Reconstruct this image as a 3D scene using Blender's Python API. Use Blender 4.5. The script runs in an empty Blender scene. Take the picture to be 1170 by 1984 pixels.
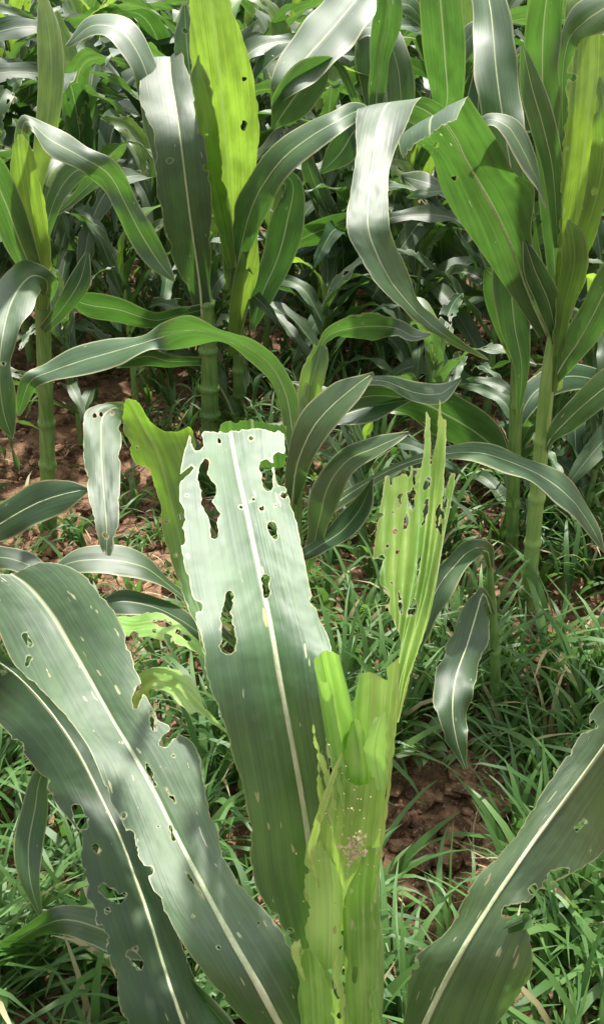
import bpy, math, random
import numpy as np
from mathutils import Vector, noise as mnoise

random.seed(7)
RNG = np.random.default_rng(7)
scene = bpy.context.scene
COL = scene.collection

# ---------------------------------------------------------------- camera
CAM_H, PITCH, VFOV = 1.30, math.radians(32.0), math.radians(55.0)
PW, PH = 1170.0, 1984.0
FOC = (PH / 2) / math.tan(VFOV / 2)
cam = bpy.data.cameras.new("camera")
cam.sensor_fit = 'VERTICAL'
cam.angle = VFOV
cam.clip_start, cam.clip_end = 0.02, 600
cam_o = bpy.data.objects.new("camera", cam)
cam_o.location = (0, 0, CAM_H)
cam_o.rotation_euler = (math.radians(90) - PITCH, 0, 0)
COL.objects.link(cam_o)
scene.camera = cam_o

# ---------------------------------------------------------------- light
SUN_EL, SUN_AZ = math.radians(66), math.radians(2)     # azimuth from +Y (ahead), negative = left
world = bpy.data.worlds.new("World"); scene.world = world
world.use_nodes = True
wn = world.node_tree
sky = wn.nodes.new('ShaderNodeTexSky')
sky.sky_type = 'NISHITA'
sky.sun_disc = False
sky.sun_elevation = SUN_EL
sky.sun_rotation = SUN_AZ
sky.air_density, sky.dust_density, sky.ozone_density = 1.0, 4.0, 1.0
hsv = wn.nodes.new('ShaderNodeHueSaturation'); hsv.inputs['Saturation'].default_value = 0.12
wn.links.new(sky.outputs[0], hsv.inputs['Color'])
wn.links.new(hsv.outputs[0], wn.nodes['Background'].inputs['Color'])
wn.nodes['Background'].inputs['Strength'].default_value = 0.15
sun = bpy.data.lights.new("sun", 'SUN')
sun.energy, sun.angle, sun.color = 4.5, math.radians(2.5), (1.0, 0.96, 0.88)
sun_o = bpy.data.objects.new("sun", sun)
sd = Vector((math.sin(SUN_AZ) * math.cos(SUN_EL), math.cos(SUN_AZ) * math.cos(SUN_EL), math.sin(SUN_EL)))
sun_o.rotation_euler = sd.to_track_quat('Z', 'Y').to_euler()
sun_o.location = (0, 0, 20)
COL.objects.link(sun_o)
vs = scene.view_settings
vs.view_transform, vs.look, vs.exposure, vs.gamma = 'Standard', 'None', 0.80, 1.0
vs.use_curve_mapping = False
scene.cycles.max_bounces = 8
scene.cycles.transmission_bounces = 6

# ---------------------------------------------------------------- helpers
CP, SP = math.cos(PITCH), math.sin(PITCH)
def unproj(px, py, Y):
    """a picture point on the upright plane at ground distance Y -> world (arrays ok)"""
    xc = (np.asarray(px, float) - PW / 2) / FOC
    yc = -(np.asarray(py, float) - PH / 2) / FOC
    d = np.asarray(Y, float) / (CP + yc * SP)
    return np.stack([d * xc, d * (CP + yc * SP), CAM_H + d * (yc * CP - SP)], -1)
def ground(px, py):
    xc = (px - PW / 2) / FOC; yc = -(py - PH / 2) / FOC
    d = CAM_H / (SP - yc * CP)
    return Vector((d * xc, d * (CP + yc * SP), 0))

def hash2(ix, iy, seed):
    h = np.sin(ix * 127.1 + iy * 311.7 + seed * 74.7) * 43758.5453
    return h - np.floor(h)
def vnoise(x, y, seed=0):
    x = np.asarray(x, float); y = np.asarray(y, float)
    ix, iy = np.floor(x), np.floor(y); fx, fy = x - ix, y - iy
    fx = fx * fx * (3 - 2 * fx); fy = fy * fy * (3 - 2 * fy)
    a, b = hash2(ix, iy, seed), hash2(ix + 1, iy, seed)
    c, d = hash2(ix, iy + 1, seed), hash2(ix + 1, iy + 1, seed)
    return (a * (1 - fx) + b * fx) * (1 - fy) + (c * (1 - fx) + d * fx) * fy
def fnoise(x, y, seed=0):
    return (vnoise(x, y, seed) * .55 + vnoise(x * 2.1, y * 2.1, seed + 3) * .3 + vnoise(x * 4.3, y * 4.3, seed + 5) * .15)

def spline(pts, t):
    """pts (n,k), Catmull-Rom by chord of the first two columns; t in 0..1"""
    pts = np.asarray(pts, float); n = len(pts)
    ch = np.hypot(np.diff(pts[:, 0]), np.diff(pts[:, 1])) + 1e-6
    s = np.concatenate([[0], np.cumsum(ch)]); s /= s[-1]
    m = np.zeros_like(pts)
    for i in range(n):
        if i == 0: m[i] = (pts[1] - pts[0]) / (s[1] - s[0])
        elif i == n - 1: m[i] = (pts[-1] - pts[-2]) / (s[-1] - s[-2])
        else: m[i] = (pts[i + 1] - pts[i - 1]) / (s[i + 1] - s[i - 1])
    k = np.clip(np.searchsorted(s, t, side='right') - 1, 0, n - 2)
    h = (s[k + 1] - s[k])[:, None]; x = ((t - s[k]) / (s[k + 1] - s[k]))[:, None]
    h00 = 2*x**3 - 3*x**2 + 1; h10 = x**3 - 2*x**2 + x; h01 = -2*x**3 + 3*x**2; h11 = x**3 - x**2
    return h00 * pts[k] + h10 * h * m[k] + h01 * pts[k + 1] + h11 * h * m[k + 1]

def poly_sdf(poly, x, y):
    """signed distance, positive inside"""
    poly = np.asarray(poly, float); n = len(poly)
    dmin = np.full(x.shape, 1e9); inside = np.zeros(x.shape, bool)
    for i in range(n):
        ax, ay = poly[i]; bx, by = poly[(i + 1) % n]
        ex, ey = bx - ax, by - ay
        t = np.clip(((x - ax) * ex + (y - ay) * ey) / (ex * ex + ey * ey + 1e-9), 0, 1)
        dmin = np.minimum(dmin, np.hypot(x - ax - t * ex, y - ay - t * ey))
        c = ((ay > y) != (by > y)) & (x < (bx - ax) * (y - ay) / ((by - ay) if by != ay else 1e-9) + ax)
        inside ^= c
    return np.where(inside, dmin, -dmin)
def hole_sdf(circles, x, y):
    """chain of circles (x, y, r); positive outside the hole"""
    best = np.full(x.shape, 1e9)
    if len(circles) == 1:
        cx, cy, r = circles[0]; return np.hypot(x - cx, y - cy) - r
    for (ax, ay, ar), (bx, by, br) in zip(circles[:-1], circles[1:]):
        ex, ey = bx - ax, by - ay
        t = np.clip(((x - ax) * ex + (y - ay) * ey) / (ex * ex + ey * ey + 1e-9), 0, 1)
        best = np.minimum(best, np.hypot(x - ax - t * ex, y - ay - t * ey) - (ar + (br - ar) * t))
    return best

def new_obj(name, verts, faces, mat, parent=None, origin=None, smooth=True, attrs=None, loc=None):
    me = bpy.data.meshes.new(name)
    v = np.asarray(verts, float)
    if origin is not None: v = v - np.asarray(origin, float)
    me.from_pydata(v.tolist() if len(v) < 400000 else v, [], faces)
    if smooth: me.polygons.foreach_set('use_smooth', [True] * len(me.polygons))
    if attrs:
        for k, a in attrs.items():
            at = me.attributes.new(k, 'FLOAT', 'POINT')
            at.data.foreach_set('value', np.asarray(a, np.float32))
    if mat: me.materials.append(mat)
    me.update()
    o = bpy.data.objects.new(name, me); COL.objects.link(o)
    if parent: o.parent = parent
    if loc is not None: o.location = loc
    return o
def thing(name, label, cat, loc, group=None):
    o = bpy.data.objects.new(name, None); COL.objects.link(o)
    o.empty_display_size = 0.1
    o.location = loc; o['label'] = label; o['category'] = cat
    if group: o['group'] = group
    return o

def grid_faces(nv, nu):
    j, i = np.meshgrid(np.arange(nv - 1), np.arange(nu - 1), indexing='ij')
    a = (j * nu + i).ravel()
    return np.stack([a, a + 1, a + nu + 1, a + nu], 1).tolist()

def clip_grid(P, f, extra):
    """marching squares: keep f > 0. P (nv,nu,3), f (nv,nu), extra dict of (nv,nu)"""
    nv, nu = f.shape
    keys = list(extra)
    V = P.reshape(-1, 3); F = f.ravel(); E = [extra[k].ravel() for k in keys]
    out_v, out_e, out_f, idx, cut = [], [], [], {}, {}
    def vert(a):
        if a not in idx:
            idx[a] = len(out_v); out_v.append(V[a]); out_e.append([e[a] for e in E])
        return idx[a]
    def edge(a, b):
        k = (min(a, b), max(a, b))
        if k not in cut:
            t = F[a] / (F[a] - F[b])
            cut[k] = len(out_v); out_v.append(V[a] + (V[b] - V[a]) * t)
            out_e.append([e[a] + (e[b] - e[a]) * t for e in E])
        return cut[k]
    for j in range(nv - 1):
        for i in range(nu - 1):
            a = j * nu + i
            c = (a, a + 1, a + nu + 1, a + nu)
            ins = [F[q] > 0 for q in c]
            if all(ins): out_f.append([vert(q) for q in c]); continue
            if not any(ins): continue
            poly = []
            for q in range(4):
                p, r = c[q], c[(q + 1) % 4]
                if F[p] > 0: poly.append(vert(p))
                if (F[p] > 0) != (F[r] > 0): poly.append(edge(p, r))
            if len(poly) >= 3: out_f.append(poly)
    oe = np.asarray(out_e)
    return np.asarray(out_v), out_f, {k: oe[:, n] for n, k in enumerate(keys)}

def tube(path, radii, n=10, squash=None):
    path = np.asarray(path, float); m = len(path)
    T = np.gradient(path, axis=0); T /= np.linalg.norm(T, axis=1)[:, None] + 1e-9
    ref = np.array([1.0, 0.02, 0.0]) if abs(T[:, 0]).mean() < 0.8 else np.array([0, 0, 1.0])
    verts = []
    for i in range(m):
        a = np.cross(T[i], ref); a /= np.linalg.norm(a) + 1e-9
        b = np.cross(T[i], a)
        for k in range(n):
            th = 2 * math.pi * k / n
            verts.append(path[i] + radii[i] * (math.cos(th) * a + math.sin(th) * b))
    faces = [[i * n + k, i * n + (k + 1) % n, (i + 1) * n + (k + 1) % n, (i + 1) * n + k] for i in range(m - 1) for k in range(n)]
    faces.append(list(range(n))[::-1]); faces.append([(m - 1) * n + k for k in range(n)])
    return np.array(verts), faces

# ---------------------------------------------------------------- materials
def nt_new(name):
    m = bpy.data.materials.new(name); m.use_nodes = True
    nt = m.node_tree; nt.nodes.clear()
    out = nt.nodes.new('ShaderNodeOutputMaterial')
    return m, nt, out
def N(nt, t, **kw):
    n = nt.nodes.new(t)
    for k, v in kw.items(): setattr(n, k, v)
    return n
def math_n(nt, op, a, b=None, clamp=False):
    n = N(nt, 'ShaderNodeMath', operation=op, use_clamp=clamp)
    for i, s in enumerate((a, b)):
        if s is None: continue
        if isinstance(s, (int, float)): n.inputs[i].default_value = s
        else: nt.links.new(s, n.inputs[i])
    return n.outputs[0]
def mixc(nt, fac, a, b):
    n = N(nt, 'ShaderNodeMix', data_type='RGBA')
    for s, k in ((fac, 0), (a, 6), (b, 7)):
        if isinstance(s, (int, float)): n.inputs[k].default_value = s
        elif isinstance(s, tuple): n.inputs[k].default_value = (*s, 1)
        else: nt.links.new(s, n.inputs[k])
    return n.outputs[2]
def ramp(nt, x, lo, hi):
    n = N(nt, 'ShaderNodeMapRange', clamp=True, interpolation_type='SMOOTHSTEP')
    nt.links.new(x, n.inputs[0]); n.inputs[1].default_value = lo; n.inputs[2].default_value = hi
    return n.outputs[0]
def attr(nt, k): return N(nt, 'ShaderNodeAttribute', attribute_name=k).outputs['Fac']

def leaf_mat(name, dark, light, trans, mid_col, rough=0.55, tfac=0.38, scar=0.74, midw=0.05, spec=1.0, coat=0.5):
    if sum(dark) < .3: dark, light = tuple(c * .8 for c in dark), tuple(c * .8 for c in light)
    m, nt, out = nt_new(name); L = nt.links
    lu, lv, mid, rim = (attr(nt, k) for k in ('lu', 'lv', 'mid', 'rim'))
    rnd = N(nt, 'ShaderNodeObjectInfo').outputs['Random']
    rz = math_n(nt, 'MULTIPLY', rnd, 37.0)
    def streak(su, sv, detail=2.0):
        c = N(nt, 'ShaderNodeCombineXYZ')
        L.new(math_n(nt, 'MULTIPLY', lu, su), c.inputs[0]); L.new(math_n(nt, 'MULTIPLY', lv, sv), c.inputs[1]); L.new(rz, c.inputs[2])
        t = N(nt, 'ShaderNodeTexNoise'); t.inputs['Scale'].default_value = 1.0; t.inputs['Detail'].default_value = detail
        L.new(c.outputs[0], t.inputs['Vector']); return t.outputs['Fac']
    fine = streak(900, 5); band = streak(260, 2.5); blot = streak(28, 11, 3); sc = streak(170, 32, 2)
    mixf = math_n(nt, 'ADD', math_n(nt, 'MULTIPLY', fine, 0.45), math_n(nt, 'MULTIPLY', band, 0.55))
    mixf = math_n(nt, 'ADD', mixf, math_n(nt, 'MULTIPLY', math_n(nt, 'SUBTRACT', blot, 0.5), 1.0), True)
    f2 = ramp(nt, mixf, 0.25, 0.75)
    col = mixc(nt, f2, dark, light)
    tcol = mixc(nt, f2, tuple(c * 0.55 for c in trans), trans)
    am = math_n(nt, 'ABSOLUTE', mid)
    mf = math_n(nt, 'SUBTRACT', 1.0, ramp(nt, am, midw * 0.45, midw))
    scf = ramp(nt, sc, scar, scar + 0.03)
    rf = math_n(nt, 'SUBTRACT', 1.0, ramp(nt, rim, 0.05, 0.5))
    pale = math_n(nt, 'MAXIMUM', math_n(nt, 'MULTIPLY', scf, 0.8), math_n(nt, 'MULTIPLY', rf, 0.75))
    col = mixc(nt, math_n(nt, 'MULTIPLY', mf, 0.75), col, mid_col)
    col = mixc(nt, pale, col, mixc(nt, ramp(nt, blot, 0.45, 0.62), (0.56, 0.57, 0.33), (0.40, 0.30, 0.14)))
    tcol = mixc(nt, math_n(nt, 'MULTIPLY', scf, 0.7), tcol, (0.6, 0.62, 0.4))
    tcol = mixc(nt, math_n(nt, 'MULTIPLY', mf, 0.5), tcol, mid_col)
    br = N(nt, 'ShaderNodeHueSaturation')
    L.new(math_n(nt, 'ADD', math_n(nt, 'MULTIPLY', rnd, 0.03), 0.485), br.inputs['Hue'])
    L.new(math_n(nt, 'ADD', math_n(nt, 'MULTIPLY', rnd, 0.35), 0.82), br.inputs['Value']); L.new(col, br.inputs['Color'])
    p = N(nt, 'ShaderNodeBsdfPrincipled')
    L.new(br.outputs[0], p.inputs['Base Color'])
    L.new(math_n(nt, 'ADD', math_n(nt, 'MULTIPLY', blot, 0.16), rough - 0.08), p.inputs['Roughness'])
    p.inputs['Specular IOR Level'].default_value = spec
    p.inputs['Coat Weight'].default_value = coat; p.inputs['Coat Roughness'].default_value = 0.58; p.inputs['Coat IOR'].default_value = 1.6
    b = N(nt, 'ShaderNodeBump'); b.inputs['Strength'].default_value = 0.35; b.inputs['Distance'].default_value = 0.0012
    L.new(math_n(nt, 'ADD', math_n(nt, 'MULTIPLY', fine, 0.5), math_n(nt, 'MULTIPLY', band, 1.0)), b.inputs['Height'])
    L.new(b.outputs[0], p.inputs['Normal'])
    t = N(nt, 'ShaderNodeBsdfTranslucent'); L.new(tcol, t.inputs['Color'])
    ms = N(nt, 'ShaderNodeMixShader')
    L.new(math_n(nt, 'MULTIPLY', math_n(nt, 'SUBTRACT', 1.0, math_n(nt, 'MULTIPLY', mf, 0.15)), tfac), ms.inputs[0])
    L.new(p.outputs[0], ms.inputs[1]); L.new(t.outputs[0], ms.inputs[2]); L.new(ms.outputs[0], out.inputs[0])
    return m

M_GREEN = leaf_mat('maize_leaf_green', (0.030, 0.085, 0.022), (0.062, 0.150, 0.036), (0.105, 0.27, 0.032), (0.40, 0.47, 0.24))
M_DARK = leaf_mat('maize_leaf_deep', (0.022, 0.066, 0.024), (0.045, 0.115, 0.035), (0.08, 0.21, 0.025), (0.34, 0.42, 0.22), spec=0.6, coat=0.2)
M_YOUNG = leaf_mat('maize_leaf_young', (0.06, 0.17, 0.025), (0.22, 0.38, 0.055), (0.33, 0.54, 0.05), (0.30, 0.44, 0.12), rough=0.42, tfac=0.5, scar=0.76)
M_BRIGHT = leaf_mat('maize_leaf_bright', (0.06, 0.15, 0.022), (0.12, 0.23, 0.035), (0.26, 0.50, 0.04), (0.25, 0.36, 0.10), tfac=0.45)
M_TORN = leaf_mat('maize_leaf_chewed', (0.19, 0.44, 0.07), (0.40, 0.66, 0.18), (0.44, 0.76, 0.12), (0.34, 0.45, 0.12), rough=0.45, tfac=0.45, scar=0.72, midw=0.09)
M_SHRED = leaf_mat('maize_leaf_shredded', (0.13, 0.26, 0.045), (0.30, 0.44, 0.10), (0.34, 0.55, 0.08), (0.16, 0.32, 0.06), rough=0.5, tfac=0.45, scar=0.70, midw=0.16, spec=0.4, coat=0.0)
M_HEART = leaf_mat('maize_leaf_heart', (0.20, 0.40, 0.06), (0.45, 0.68, 0.18), (0.48, 0.76, 0.11), (0.40, 0.56, 0.18), rough=0.45, tfac=0.45, scar=0.68)
M_SHEATH = leaf_mat('maize_sheath_yellow', (0.40, 0.64, 0.12), (0.62, 0.80, 0.26), (0.55, 0.85, 0.13), (0.44, 0.56, 0.20), rough=0.45, tfac=0.42, scar=0.70)
M_BACK = leaf_mat('maize_leaf_far', (0.034, 0.090, 0.024), (0.075, 0.165, 0.042), (0.13, 0.29, 0.04), (0.36, 0.44, 0.22), rough=0.56, scar=0.77)
M_HERO = leaf_mat('maize_leaf_broad', (0.030, 0.090, 0.024), (0.070, 0.160, 0.045), (0.17, 0.36, 0.05), (0.55, 0.58, 0.36), rough=0.58, tfac=0.30, scar=0.69, midw=0.05)

def stalk_mat(name, a, b, rough=0.4):
    m, nt, out = nt_new(name); L = nt.links
    tc = N(nt, 'ShaderNodeTexCoord')
    mp = N(nt, 'ShaderNodeMapping'); mp.inputs['Scale'].default_value = (260, 260, 7); L.new(tc.outputs['Object'], mp.inputs[0])
    n1 = N(nt, 'ShaderNodeTexNoise'); n1.inputs['Scale'].default_value = 1; L.new(mp.outputs[0], n1.inputs['Vector'])
    n2 = N(nt, 'ShaderNodeTexNoise'); n2.inputs['Scale'].default_value = 14; L.new(tc.outputs['Object'], n2.inputs['Vector'])
    f = math_n(nt, 'ADD', math_n(nt, 'MULTIPLY', n1.outputs['Fac'], 0.5), math_n(nt, 'MULTIPLY', n2.outputs['Fac'], 0.5))
    c = mixc(nt, ramp(nt, f, 0.35, 0.65), a, b)
    p = N(nt, 'ShaderNodeBsdfPrincipled'); L.new(c, p.inputs['Base Color']); p.inputs['Roughness'].default_value = rough
    p.inputs['Subsurface Weight'].default_value = 0.15; p.inputs['Subsurface Radius'].default_value = (0.01, 0.012, 0.003)
    bp = N(nt, 'ShaderNodeBump'); bp.inputs['Strength'].default_value = 0.4; bp.inputs['Distance'].default_value = 0.001
    L.new(n1.outputs['Fac'], bp.inputs['Height']); L.new(bp.outputs[0], p.inputs['Normal'])
    L.new(p.outputs[0], out.inputs[0]); return m
M_STALK = stalk_mat('maize_stalk', (0.09, 0.18, 0.04), (0.20, 0.32, 0.09))
M_STALK_PALE = stalk_mat('maize_stalk_pale', (0.20, 0.34, 0.08), (0.33, 0.46, 0.15))
M_RIB = stalk_mat('maize_midrib', (0.36, 0.44, 0.22), (0.55, 0.58, 0.38))
M_RIB_Y = stalk_mat('maize_midrib_green', (0.18, 0.28, 0.06), (0.30, 0.40, 0.10))

# ---------------------------------------------------------------- ground and soil
def soil_mat(name):
    m, nt, out = nt_new(name); L = nt.links
    tc = N(nt, 'ShaderNodeTexCoord')
    def no(s, d=4.0):
        n = N(nt, 'ShaderNodeTexNoise'); n.inputs['Scale'].default_value = s; n.inputs['Detail'].default_value = d
        L.new(tc.outputs['Object'], n.inputs['Vector']); return n.outputs['Fac']
    a, b, c = no(3.5), no(38), no(160, 2)
    col = mixc(nt, ramp(nt, a, 0.35, 0.68), (0.070, 0.039, 0.024), (0.195, 0.112, 0.069))
    col = mixc(nt, ramp(nt, b, 0.40, 0.66), col, (0.27, 0.158, 0.094))
    col = mixc(nt, ramp(nt, c, 0.60, 0.72), col, (0.36, 0.245, 0.16))
    p = N(nt, 'ShaderNodeBsdfPrincipled'); L.new(col, p.inputs['Base Color']); p.inputs['Roughness'].default_value = 0.95
    p.inputs['Specular IOR Level'].default_value = 0.15
    bp = N(nt, 'ShaderNodeBump'); bp.inputs['Strength'].default_value = 0.9; bp.inputs['Distance'].default_value = 0.012
    L.new(math_n(nt, 'ADD', b, math_n(nt, 'MULTIPLY', c, 0.4)), bp.inputs['Height']); L.new(bp.outputs[0], p.inputs['Normal'])
    L.new(p.outputs[0], out.inputs[0]); return m
M_SOIL = soil_mat('red_brown_soil')
def axis(lo, hi, step, far):
    core = np.arange(lo, hi + 1e-6, step); out = [core]; s, p = step, core[-1]; q = core[0]
    up, dn = [], []
    while p < far: s *= 1.5; p += s; q -= s; up.append(p); dn.append(q)
    return np.concatenate([dn[::-1], core, up])
gx, gy = axis(-2.2, 2.2, 0.022, 220), axis(0.2, 5.0, 0.022, 220)
GX, GY = np.meshgrid(gx, gy, indexing='xy')
def soil_h(x, y):
    near = np.clip(1.6 - np.hypot(x, y - 2.5) / 5.0, 0, 1)
    h = (fnoise(x * 2.2 + 40, y * 2.2 + 40, 1) - .5) * .07 + (fnoise(x * 9 + 9, y * 9, 2) - .5) * .045 + (fnoise(x * 24, y * 24 + 70, 4) - .5) * .034
    return h * near - 0.012
Z = soil_h(GX, GY)
g = new_obj('ground', np.stack([GX, GY, Z], -1).reshape(-1, 3), grid_faces(len(gy), len(gx)), M_SOIL)
g['kind'] = 'structure'; g['label'] = 'crumbly red brown soil between the maize rows'

def to_px(x, y, z=0.0):
    dz = z - CAM_H
    d = y * CP - dz * SP
    return PW / 2 + FOC * x / d, PH / 2 - FOC * (y * SP + dz * CP) / d

# ---------------------------------------------------------------- leaves
STATS = []
def ribbon(name, parent, L, M, R, mat, nv=None, nu=None, holes=(), keep=None, ragged=0.0, ragscale=0.04, tear=0.0,
           ripple=0.004, rfreq=34.0, arch=0.10, seed=None, rib=0.0, rib_mat=None, pleat=0.0, vee=0.0):
    """a leaf blade through left / mid / right stations (px, py, Y)"""
    seed = random.randint(1, 999) if seed is None else seed
    L, M, R = (np.asarray(a, float) for a in (L, M, R))
    plen = np.hypot(np.diff(M[:, 0]), np.diff(M[:, 1])).sum()
    cutting = bool(len(holes)) or keep is not None or ragged > 0 or tear > 0
    if nv is None: nv = int(np.clip(plen / (5.0 if cutting else 9.0), 14, 230))
    wpx = (np.hypot(*(L[:, :2] - R[:, :2]).T)).max()
    if nu is None: nu = int(np.clip(wpx / (4.5 if cutting else 9.0), 8, 56)) | 1
    t = np.linspace(0, 1, nv); u = np.linspace(-1, 1, nu)
    S = spline(np.concatenate([M, L, R], 1), t)
    m, l, r = S[:, 0:3], S[:, 3:6], S[:, 6:9]
    au = np.abs(u)[None, :, None]
    side = np.where((u < 0)[None, :, None], l[:, None], r[:, None])
    pix = m[:, None] * (1 - au) + side * au
    P = unproj(pix[..., 0], pix[..., 1], pix[..., 2])
    Mw = unproj(m[:, 0], m[:, 1], m[:, 2])
    vm = np.concatenate([[0], np.cumsum(np.linalg.norm(np.diff(Mw, axis=0), axis=1))])
    wid = np.linalg.norm(P[:, 0] - P[:, -1], axis=1)
    T = np.gradient(P, axis=0); A = np.gradient(P, axis=1)
    Nn = np.cross(A, T); Nn /= np.linalg.norm(Nn, axis=2)[..., None] + 1e-12
    view = np.array([0, 0, CAM_H]) - P
    flip = np.sign((Nn * view).sum(2).mean()) or 1.0
    Nn = Nn * flip
    uu = np.broadcast_to(u[None], (nv, nu)); vv = np.broadcast_to(vm[:, None], (nv, nu))
    ph = seed * 1.7
    wv = np.sin(rfreq * vv + np.where(uu < 0, ph, ph + 2.1) + 1.5 * np.sin(vv * 11 + seed)) * np.abs(uu) ** 2.2
    fine = (fnoise(vv * 60, uu * 3 + seed, seed) - .5)
    env = np.clip(np.minimum(t, 1 - t) * 6, 0, 1)[:, None]
    disp = ripple * wv * env + arch * wid[:, None] * (0.25 - (np.abs(uu) - .5) ** 2) * 0.9 + 0.0016 * fine + vee * wid[:, None] * np.abs(uu) + pleat * np.sin(uu * 13 + 1.2 * np.sin(vv * 30)) * env
    P = P + Nn * disp[..., None]
    hw = np.where(u[None] < 0, np.hypot(*(l - m)[:, :2].T)[:, None], np.hypot(*(r - m)[:, :2].T)[:, None])
    fe = (1 - np.abs(uu)) * hw + 0.02
    f = fe.copy()
    X, Yp = pix[..., 0], pix[..., 1]
    wob = (fnoise(X * .09, Yp * .09, seed + 11) - .5) * 11 + (vnoise(X * .3, Yp * .3, seed + 12) - .5) * 3
    if ragged > 0:
        rg = fnoise(X * ragscale, Yp * ragscale, seed + 20)
        f = np.minimum(f, fe - ragged * np.clip((rg - .45) * 3.2, 0, 1.3) - 0.15 * np.clip(wob, 0, 9))
    for h in holes: f = np.minimum(f, hole_sdf(h, X, Yp) + wob)
    if keep is not None: f = np.minimum(f, poly_sdf(keep, X, Yp) + wob * 0.5)
    if tear > 0:
        tn = fnoise(uu * 5 + seed, uu * 0 + 3.3, seed + 30) * .6 + hash2(np.floor(uu * 13 + .7 * vnoise(vv * 300, uu * 9, seed)), 0, seed + 31) * .4
        f = np.minimum(f, (1 - t)[:, None] * plen - tear * tn)
    lu = uu * (wid[:, None] / 2) + seed * 0.37; lv = vv + seed * 0.11
    ex = dict(lu=lu, lv=lv, mid=np.array(uu), rim=np.clip(f / 6.0, 0, 1))
    if cutting: V, F, E = clip_grid(P, f, ex)
    else: V, F, E = P.reshape(-1, 3), grid_faces(nv, nu), {k: a.ravel() for k, a in ex.items()}
    origin = np.asarray(parent.matrix_world.translation if parent.type != 'MESH' else parent['org']) if parent else np.zeros(3)
    o = new_obj(name, V, F, mat, parent, origin, attrs=E)
    o['org'] = [float(q) for q in origin]
    STATS.append((parent.name if parent else '', name, round(float(vm[-1]), 2), round(float(wid.max()), 3)))
    if rib > 0:
        ok = f[:, nu // 2] > 1.0
        n_end = nv if ok.all() else max(int(np.argmin(ok)), 4)
        c = P[:n_end, nu // 2] + Nn[:n_end, nu // 2] * rib * 0.15
        tt = np.linspace(0, 1, nv)[:n_end]
        rr = rib * (1 - 0.82 * tt) * (1 + 0.05 * np.sin(tt * 60))
        step = 3
        tv, tf = tube(c[::step], rr[::step], 8)
        # flatten the rib along the leaf normal
        nn = np.repeat(Nn[:n_end:step, nu // 2], 8, 0); cc = np.repeat(c[::step], 8, 0)
        dd = ((tv - cc) * nn).sum(1)[:, None]
        tv = tv - nn * dd * 0.55
        rb = new_obj('midrib', tv, tf, rib_mat or M_RIB, o, origin)
    return o
def W(st):
    """simple stations (x, y, Y, half width px, k) -> L, M, R; k = ground-distance offset of the left edge"""
    st = [s + (0.0,) * (5 - len(s)) for s in st]
    p = np.array([s[:2] for s in st], float)
    t = np.gradient(p, axis=0); t /= np.hypot(*t.T)[:, None] + 1e-9
    n = np.stack([t[:, 1], -t[:, 0]], 1)
    L, M, R = [], [], []
    for (x, y, Y, w, k), nn in zip(st, n):
        L.append((x + nn[0] * w, y + nn[1] * w, Y + k)); R.append((x - nn[0] * w, y - nn[1] * w, Y - k)); M.append((x, y, Y))
    return L, M, R
def leaf(parent, st, mat=None, name='leaf', **kw):
    L, M, R = W(st); return ribbon(name, parent, L, M, R, mat or M_GREEN, **kw)
def LMR(rows):
    """rows (mx,my, lx,ly, rx,ry, Y, dL, dR)"""
    rows = [r + (0.0,) * (9 - len(r)) for r in rows]
    return ([(r[2], r[3], r[6] + r[7]) for r in rows], [(r[0], r[1], r[6]) for r in rows], [(r[4], r[5], r[6] + r[8]) for r in rows])
def leaf3(parent, rows, mat=None, name='leaf', **kw):
    L, M, R = LMR(rows); return ribbon(name, parent, L, M, R, mat or M_GREEN, **kw)
def stalk(parent, pts, mat=None, nodes=True, name='stalk', n=14):
    """pts: world (x, y, z, r); rings swell at the nodes"""
    pts = np.asarray(pts, float)
    t = np.linspace(0, 1, 170); S = spline(np.concatenate([pts[:, 2:3], pts[:, 0:1] * 0.01, pts], 1), t)[:, 2:]
    path, r = S[:, :3], S[:, 3].copy()
    if nodes:
        z = path[:, 2]
        for zn in (0.03, 0.08, 0.16, 0.27, 0.40): r *= 1 + 0.24 * np.exp(-((z - zn) / 0.008) ** 2)
    v, f = tube(path, r, n)
    return new_obj(name, v, f, mat or M_STALK, parent, parent.matrix_world.translation)
def wp(px, py, Y, r): return (*unproj(px, py, Y), r)
def plant(label, base, group=None):
    o = thing('maize_plant', label, 'maize plant', base, group)
    o.matrix_world.translation = base
    return o

# ================================================================ the chewed plant in front
A = plant('nearest maize plant with caterpillar chewed broad leaves and torn yellow green heart', Vector((0.047, 0.50, 0)))
stalk(A, [(0.047, .50, -0.03, .017), (0.047, .50, .25, .017), wp(702, 1990, .50, .0165), wp(706, 1850, .50, .0165), wp(704, 1760, .502, .0125), wp(702, 1690, .504, .007)], M_STALK_PALE)
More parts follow.
